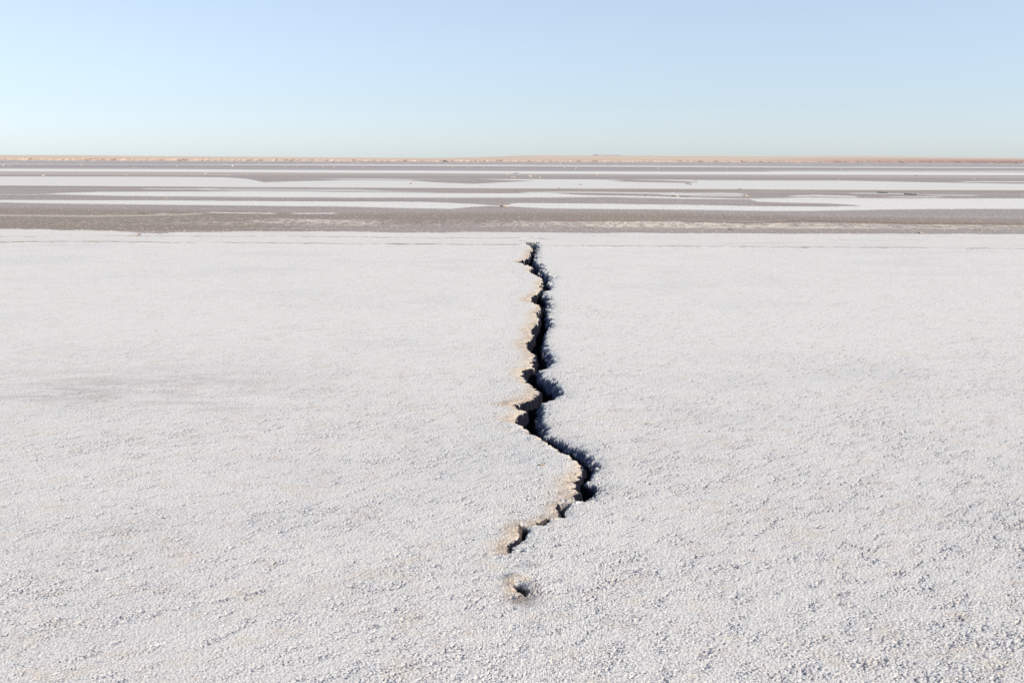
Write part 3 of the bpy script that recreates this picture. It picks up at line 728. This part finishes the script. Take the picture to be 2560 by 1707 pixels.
G_ROCK = 'small cream salt rocks scattered over the far flats'
rocks = [  # px, py of the foot, width px, where
    (109, 438.5, 6, 'pair-topped cream rock on the dark mud belt at the left, biggest on that side'),
    (106, 438.8, 3.5, 'small cream stone touching the left side of the leftmost rock on the dark belt'),
    (311, 437, 3.2, 'small cream rock just left of a slightly bigger one on the dark belt at left'),
    (317, 437, 4.6, 'cream rock second from the left on the dark belt, right of a smaller one'),
    (99, 413, 4, 'far cream rock on the thin brown streak above the left salt bands'),
    (202, 414, 4, 'tilted cream rock on the far brown streak, upper left of the salt bands'),
    (334, 419, 3, 'white speck of rock on the far bluish mud at the left'),
    (24, 414, 3, 'faint cream rock on the far brown streak at the left edge'),
    (7, 414.2, 5, 'low pale rock on the far brown streak right at the left edge of view'),
    (442, 415, 4, 'pale low rock on the far brown streak a quarter of the way across'),
    (503, 416, 2.4, 'tiny pale rock between two larger ones on the far brown streak'),
    (580, 416, 6.5, 'broad cream rock on the far brown streak, the largest there on the left'),
    (711, 418, 3.6, 'bright round rock on the far bluish strip left of centre'),
    (742, 417, 3, 'faint rock on the far brown streak right of the bright round one'),
    (806, 417.2, 3, 'dim small rock on the far brown streak left of a cream one'),
    (835, 417.6, 4.6, 'cream rock on the far brown streak left of centre'),
    (514, 434.2, 5, 'low cream rock on the tan belt below the bright band, left'),
    (617, 434.4, 4.4, 'round cream rock on the tan belt, middle of three at left'),
    (707.5, 433.8, 3.4, 'small cream rock on the tan belt, right one of three at left'),
    (595, 409.8, 3, 'pale speck of rock near the foot of the coast bluff, left'),
    (648, 409.6, 3, 'pale speck of rock near the bluff, right of another speck'),
    (896, 408, 3, 'white speck of rock below the bluff left of centre'),
    (1046.5, 411.6, 3.4, 'pale rock on the pale strip below the bluff near the dark wreckage'),
    (1045, 408.6, 2.6, 'smaller pale rock just beyond another one left of the dark wreckage'),
    (1199.7, 414.8, 4.4, 'pale rock on the thin far salt strip near the centre'),
    (1175, 418.8, 4.8, 'orange cream rock on the far brown streak right of the wreckage'),
    (1169, 418.8, 2.8, 'little stone at the left side of an orange cream rock on the far streak'),
    (1208, 418.2, 3, 'small rock on the far brown streak below the central pale rock'),
    (906, 419, 4, 'faint low rock on the far brown streak left of centre'),
    (1130, 417.8, 5, 'wide faint rock on the far brown streak under the wreckage'),
    (1278.6, 419.8, 3.4, 'small rock on the far brown streak at the centre of view'),
    (1139, 437, 3, 'little cream stone on the tan belt left of centre'),
    (1267, 435.2, 5, 'cream rock at the edge of the bright band by the dark driftwood'),
    (1278, 434.8, 3, 'tiny cream rock between a larger rock and the dark driftwood'),
    (1278.5, 442.6, 5, 'left one of two touching cream rocks on the dark belt at centre'),
    (1286, 442.6, 5, 'right one of two touching cream rocks on the dark belt at centre'),
    (1324, 441, 9, 'largest cream boulder on the dark belt at centre with a shadow at its left'),
    (1348, 444.4, 6, 'cream boulder on the dark belt right of the largest boulder'),
    (1411.6, 420.4, 4.4, 'bright rock on the far brown streak right of centre, leftmost of a few'),
    (1440, 419.8, 4.4, 'cream rock on the far streak above a smaller one, right of centre'),
    (1438, 422.8, 3.2, 'small rock just in front of another at the lower edge of the far streak'),
    (1484, 420.8, 3.6, 'orange tinted rock on the far brown streak right of centre'),
    (1596, 421.4, 3.4, 'dim rock on the far brown streak left of a brighter one'),
    (1644, 421.6, 5.2, 'bright cream rock on the far brown streak, right half of view'),
    (1681, 421.2, 4, 'dim wide rock on the far brown streak right of the bright one'),
    (1491, 437, 5, 'low orange rock on the tan belt right of centre'),
    (1398.5, 470.8, 5, 'low crust fragment at the lower edge of the wide salt sheet, centre right'),
    (1298, 412.4, 3, 'pale speck of rock on the mud just below the bluff at centre'),
    (1400, 410, 4, 'pale low rock on the grey mud below the bluff, right of centre'),
    (1777.6, 420.6, 4, 'cream rock on the far streak, left of three in the right half'),
    (1815, 420.4, 3.4, 'cream rock on the far streak, middle of three, with another in front'),
    (1816.5, 422.8, 2.8, 'small rock in front of the middle one of three on the right'),
    (1846, 420.6, 4.4, 'bright cream rock on the far streak, right one of three'),
    (1923, 421.4, 4, 'faint rock alone on the far streak in the right half'),
    (2103, 423.8, 4, 'low pale rock on the far streak at the right'),
    (2096, 448.6, 4, 'round cream rock alone on the dark belt at the right'),
    (2435, 448.2, 4.4, 'bright cream rock on the dark belt near the right edge'),
    (2428, 448, 2.4, 'tiny stone left of the bright rock near the right edge'),
    (2217, 424.4, 3.4, 'small dim rock on the far streak at the right'),
    (2254, 416, 7, 'wide cream rock below the bluff at the right, under a dark bush'),
    (2231, 411.6, 4, 'faint cream rock on the grey mud beyond the wide one on the right'),
    (2478, 414.4, 3.4, 'orange rock on the grey mud near the right edge'),
    (417, 494.6, 3.4, 'white pebble on the grey strip between two left salt bands'),
    (277, 574, 4.5, 'white pebble at the edge of the near salt crust on the left'),
    (2475, 578, 5, 'white pebble on the brown mud near the right edge'),
    (1870, 536.4, 3.2, 'white pebble alone on the brown mud in the right half'),
    (1346, 524, 4, 'cream pebble on the brown mud above the crack'),
    (556, 576, 3.4, 'cream pebble lying on the brown mud near the crust on the left'),
]
rnd = random.Random(5)
for (px, py, w, lb_) in rocks:
    put('salt_rock', LUMPS[rnd.randrange(6)], px, py, w * 1.1, lb_, 'rock', G_ROCK, rnd.uniform(.9, 1.3), rnd.uniform(0, 6.28), 1.0)
darks = [
    (1451, 461.6, 7, .5, 'dark flat stone lying alone on the wide salt sheet right of centre'),
    (1849, 472.5, 6, .4, 'dark flat stone at the lower edge of the wide salt sheet on the right'),
    (2291.5, 438.6, 5, .8, 'small black stone on the lower edge of the bright band at the right'),
    (660, 537.4, 2.6, .8, 'tiny dark stone on the brown mud left of centre'),
    (537, 532.6, 5, .5, 'dark pebble under the thin white sliver on the brown mud, left'),
    (1520, 412.6, 3.5, .6, 'small dark stone on the grey mud below the bluff, right of centre'),
    (2323, 415.6, 2.6, 1., 'tiny dark stone below the bluff near the right edge'),
    (1248, 482, 8, .3, 'dark crust fragment at the edge of the thin salt, left of the boulders'),
    (724, 565.4, 12, .3, 'flat brown stone on the dark mud in front of the crumbly belt, left'),
    (1614, 486.6, 5, .6, 'brown stone on the thin broken salt in the right half'),
]
for (px, py, w, hr, lb_) in darks:
    put('dark_rock', DARKS[rnd.randrange(3)], px, py, w * 1.1, lb_, 'rock', 'dark stones lying on the flats', hr, rnd.uniform(-.4, .4))

# half-buried block with cream crust and a dark lump at one side
def block(px, py, wpx, label, dark_side=-1):
    x, y = ground(px, py); s = wpx / FPX * y / 2
    root = bpy.data.objects.new('crust_block', None); COL.objects.link(root)
    root.location = (x, y, ground_z(x, y)); tag(root, label, 'rock')
    a = bpy.data.objects.new('cream_crust', lump_mesh('cream_crust', int(px))); a.data.materials.append(M_CRUSTB)
    a.scale = (s, s * .8, s * .55); a.parent = root; COL.objects.link(a)
    b = bpy.data.objects.new('dark_core', lump_mesh('dark_core', int(px) + 3)); b.data.materials.append(M_DARK)  # dark lump at one side of the block
    b.scale = (s * .42, s * .3, s * .38); b.location = (dark_side * s * .75, -s * .45, 0); b.parent = root; COL.objects.link(b)
block(1031, 459.4, 13, 'cream crusted block with dark side lying on the wide salt sheet')
block(1690, 490, 20, 'long cream and dark slab lying on thin salt in the right half')
block(1864, 489, 12, 'pale cream slab on the thin salt right of the cream and dark slab')
block(2303, 580, 17, 'brown slab with pale top on the mud near the crust edge, right')
block(1263, 514.5, 22, 'tan slab at the gap of the salt band beyond the crack')

# timbers: tapered, bent, octagonal
def timber(name, p0, p1, wpx, label, cat, mat, seed, lift=0.0, segs=10, group=None):
    rnd = random.Random(seed)
    a = Vector((*ground(*p0), 0)); b = Vector((*ground(*p1), 0))
    a.z = ground_z(a.x, a.y); b.z = ground_z(b.x, b.y) + lift
    r0 = wpx / FPX * a.y / 2
    bm = bmesh.new(); rings = []
    ax = (b - a).normalized(); side = ax.cross(Vector((0, 0, 1))).normalized(); up = side.cross(ax)
    Ln = (b - a).length
    for i in range(segs + 1):
        t = i / segs
        c = (b - a) * t + side * rnd.uniform(-.05, .05) * Ln * .3 + up * r0 * .7
        r = r0 * (1 - .45 * t) * rnd.uniform(.8, 1.2)
        rings.append([bm.verts.new(c + (side * math.cos(k * math.pi / 4) + up * math.sin(k * math.pi / 4)) * r * rnd.uniform(.85, 1.1)) for k in range(8)])
    for i in range(segs):
        for k in range(8):
            bm.faces.new([rings[i][k], rings[i][(k + 1) % 8], rings[i + 1][(k + 1) % 8], rings[i + 1][k]])
    bm.faces.new(rings[0][::-1]); bm.faces.new(rings[-1])
    me = bpy.data.meshes.new(name); bm.to_mesh(me); bm.free(); me.materials.append(mat)
    o = bpy.data.objects.new(name, me); o.location = a; COL.objects.link(o)
    return tag(o, label, cat, group)
timber('driftwood', (2193, 480.6), (2220, 481.6), 2.6, 'black log lying on the grey mud at the right, left one of two', 'driftwood', M_WOOD, 1)
timber('driftwood', (2262, 484.8), (2292, 486.4), 3.0, 'black log lying on the grey mud at the right, the longer right one', 'driftwood', M_WOOD, 2)
timber('driftwood', (2294, 486.4), (2332, 487.4), 1.2, 'thin pale brown stick trailing from the right black log', 'driftwood', M_CRUSTB, 3)
timber('driftwood', (1285, 433.6), (1297, 432.6), 1.6, 'thin dark stick on the lower edge of the bright band at centre', 'driftwood', M_WOOD, 4)
timber('driftwood', (1716, 459.5), (1730, 462), 1.6, 'dark bent stick on the wide salt sheet right of centre', 'driftwood', M_DARK, 5)
timber('driftwood', (1820, 570.6), (1834, 571.6), 2.0, 'dark twig on brown mud close to the crust edge, right half', 'driftwood', M_DARK, 6)
timber('driftwood', (1700, 490.5), (1722, 491), 1.4, 'short dark stick beside the cream and dark slab', 'driftwood', M_DARK, 7)

# dark wreckage at the shore: a low pile of planks
wx_, wy_ = (1116 - 1280) / FPX * 640, 640
wr = bpy.data.objects.new('wreckage_pile', None); COL.objects.link(wr); wr.location = (wx_, wy_, ground_z(wx_, wy_))
tag(wr, 'dark low wreckage pile at the foot of the bluff left of centre', 'wreckage')
def plank(parent, loc, size, rz, ry):
    bm = bmesh.new(); bmesh.ops.create_cube(bm, size=1)
    for v in bm.verts: v.co = Vector((v.co.x * size[0], v.co.y * size[1], v.co.z * size[2]))
    bmesh.ops.subdivide_edges(bm, edges=bm.edges[:], cuts=2)
    for v in bm.verts: v.co += Vector((0, 0, 0.05 * math.sin(v.co.x * 3)))
    bmesh.ops.bevel(bm, geom=bm.edges[:], offset=0.01, segments=1)
    me = bpy.data.meshes.new('plank'); bm.to_mesh(me); bm.free(); me.materials.append(M_BUSH)
    o = bpy.data.objects.new('plank', me); o.location = loc; o.rotation_euler = (0, ry, rz); o.parent = parent; COL.objects.link(o)
for i in range(9):
    plank(wr, (rnd.uniform(-1.3, 1.3), rnd.uniform(-.3, .3), .15 + .06 * i), (rnd.uniform(1.2, 2.2), .25, .16), rnd.uniform(-.4, .4), rnd.uniform(-.25, .25))

bushes = [(218.5, 404.4, 4, 'dark brown bush at the shore below the left bluff'), (260.5, 406.4, 3, 'small dark bush on the mud in front of the left bluff'),
          (449, 401, 6, 'dark bush high on the orange bluff at the left'), (505, 405, 4, 'dark bush at the foot of the bluff, left'),
          (554, 405, 3, 'small dark bush at the foot of the bluff, second from left group'), (832, 405, 4.5, 'dark bush at the foot of the bluff left of centre'),
          (923, 402.4, 4.6, 'dark bush on the bluff, first of three left of the wreckage'), (940, 402.6, 4.4, 'dark bush on the bluff, second of three left of the wreckage'),
          (968, 402.6, 3.6, 'dark bush on the bluff, third of three left of the wreckage'), (1051, 402.8, 2.6, 'small dark bush on the bluff left of the wreckage'),
          (1321, 403.8, 3.4, 'dark bush on the bluff just right of centre'), (1330, 403.8, 4, 'wider dark bush on the bluff just right of centre'),
          (1525, 406.4, 3, 'small dark bush at the shore right of centre'), (1577, 404.6, 4, 'dark bush on the low bluff right of centre'), (1861, 405.4, 5, 'dark bush on the bluff, right half of view'),
          (1879, 405.4, 3, 'small dark bush right of the larger one on the right bluff'), (1923, 407, 6, 'dark low bush at the shore in the right half'),
          (2010, 407, 3, 'small dark bush at the right shore'), (2258, 408.6, 4, 'dark bush at the shore above the wide cream rock, right'),
          (2540, 407.4, 8, 'dark wide bush on the bluff at the right edge'), (2500, 406.8, 6, 'dark bush on the bluff near the right edge')]
for (px, py, w, lb_) in bushes:
    yb = 661 if py < 406 else 640
    x, z = dist_height(px, py, yb)
    s = w / FPX * yb / 2
    o = bpy.data.objects.new('desert_bush', BUSHM[int(px) % 3]); COL.objects.link(o)
    o.location = (x, yb, ground_z(x, yb) - .05 * s); o.scale = (s, s, s * .9)
    tag(o, lb_, 'bush', 'dark bushes along the shore bluff')

# distant mesas
def mesa(name, pts, dist, depth, label):
    """flat-topped hill: skyline points (px, py) swept in depth with sloping flanks"""
    P = [dist_height(px, py, dist) for px, py in pts]
    bm = bmesh.new(); rows = []
    for q, (dy, f) in enumerate([(-.5, 0), (-.2, .8), (0, 1), (.3, 1), (.5, 0)]):
        base = -25
        rows.append([bm.verts.new((x - P[0][0], dy * depth, base + (z - base) * (0.3 + .7 * f) + 2.0 * mnoise.noise(Vector((x * .02, q, 1))) * (f > .5) * .3)) for x, z in P])
    for a in range(4):
        for i in range(len(P) - 1):
            bm.faces.new([rows[a][i], rows[a][i + 1], rows[a + 1][i + 1], rows[a + 1][i]])
    me = bpy.data.meshes.new(name); bm.to_mesh(me); bm.free(); me.materials.append(M_MESA)
    for p in me.polygons: p.use_smooth = True
    o = bpy.data.objects.new(name, me); o.location = (P[0][0], dist, 0); COL.objects.link(o)
    return tag(o, kind='structure')
mesa('hill', [(1440, 394), (1486, 389.6), (1489, 387.6), (1493, 387), (1497, 387.4), (1503, 388.4), (1512, 388.6), (1516, 387.8), (1530, 388), (1545, 387.4), (1553, 388.8), (1565, 392)], 5200, 500, '')
mesa('hill', [(1610, 393), (1616, 390), (1622, 389.4), (1630, 389.6), (1636, 391), (1645, 393)], 5600, 400, '')

# orange crumbs on the crust: a curled shell with a dark lump modelled as its shadow
def crumb(px, py, k, label):
    cx, cy = ground(px, py)
    root = bpy.data.objects.new('crust_crumb', None); COL.objects.link(root)
    root.location = (cx, cy, ground_z(cx, cy)); tag(root, label, 'crumb', 'tiny orange crumbs on the white crust')
    a = bpy.data.objects.new('amber_shell', lump_mesh('amber_shell', 77, 3, .7, .5)); a.data.materials.append(M_AMBER)
    a.scale = (.011 * k, .007 * k, .012 * k); a.rotation_euler = (0, -.5, .3); a.parent = root; COL.objects.link(a)
    b = bpy.data.objects.new('dark_flake', lump_mesh('dark_flake', 78, 3, .4, .5)); b.data.materials.append(M_DARK)  # dark lump modelled as the crumb's shadow
    b.scale = (.014 * k, .005 * k, .006 * k); b.location = (-.018 * k, -.002, .001); b.parent = root; COL.objects.link(b)
crumb(1358, 1165, 1.0, 'orange crumb lying on the white crust left of the long crack')
crumb(1620, 1059, 0.7, 'orange crumb on the crust to the right of the long crack')
crumb(2173, 992, 0.6, 'tiny orange crumb alone far out on the right half of the crust')
chip = lump_mesh('salt_chip', 91, 3, .5, .4); chip.materials.append(solid('salt_chip', (0.78, 0.77, 0.75), 0.8, 60, 0.1, 0.002))
put('salt_chip', chip, 1728, 1633, 12, 'small smooth white chip lying near the bottom edge of view', 'salt chip')
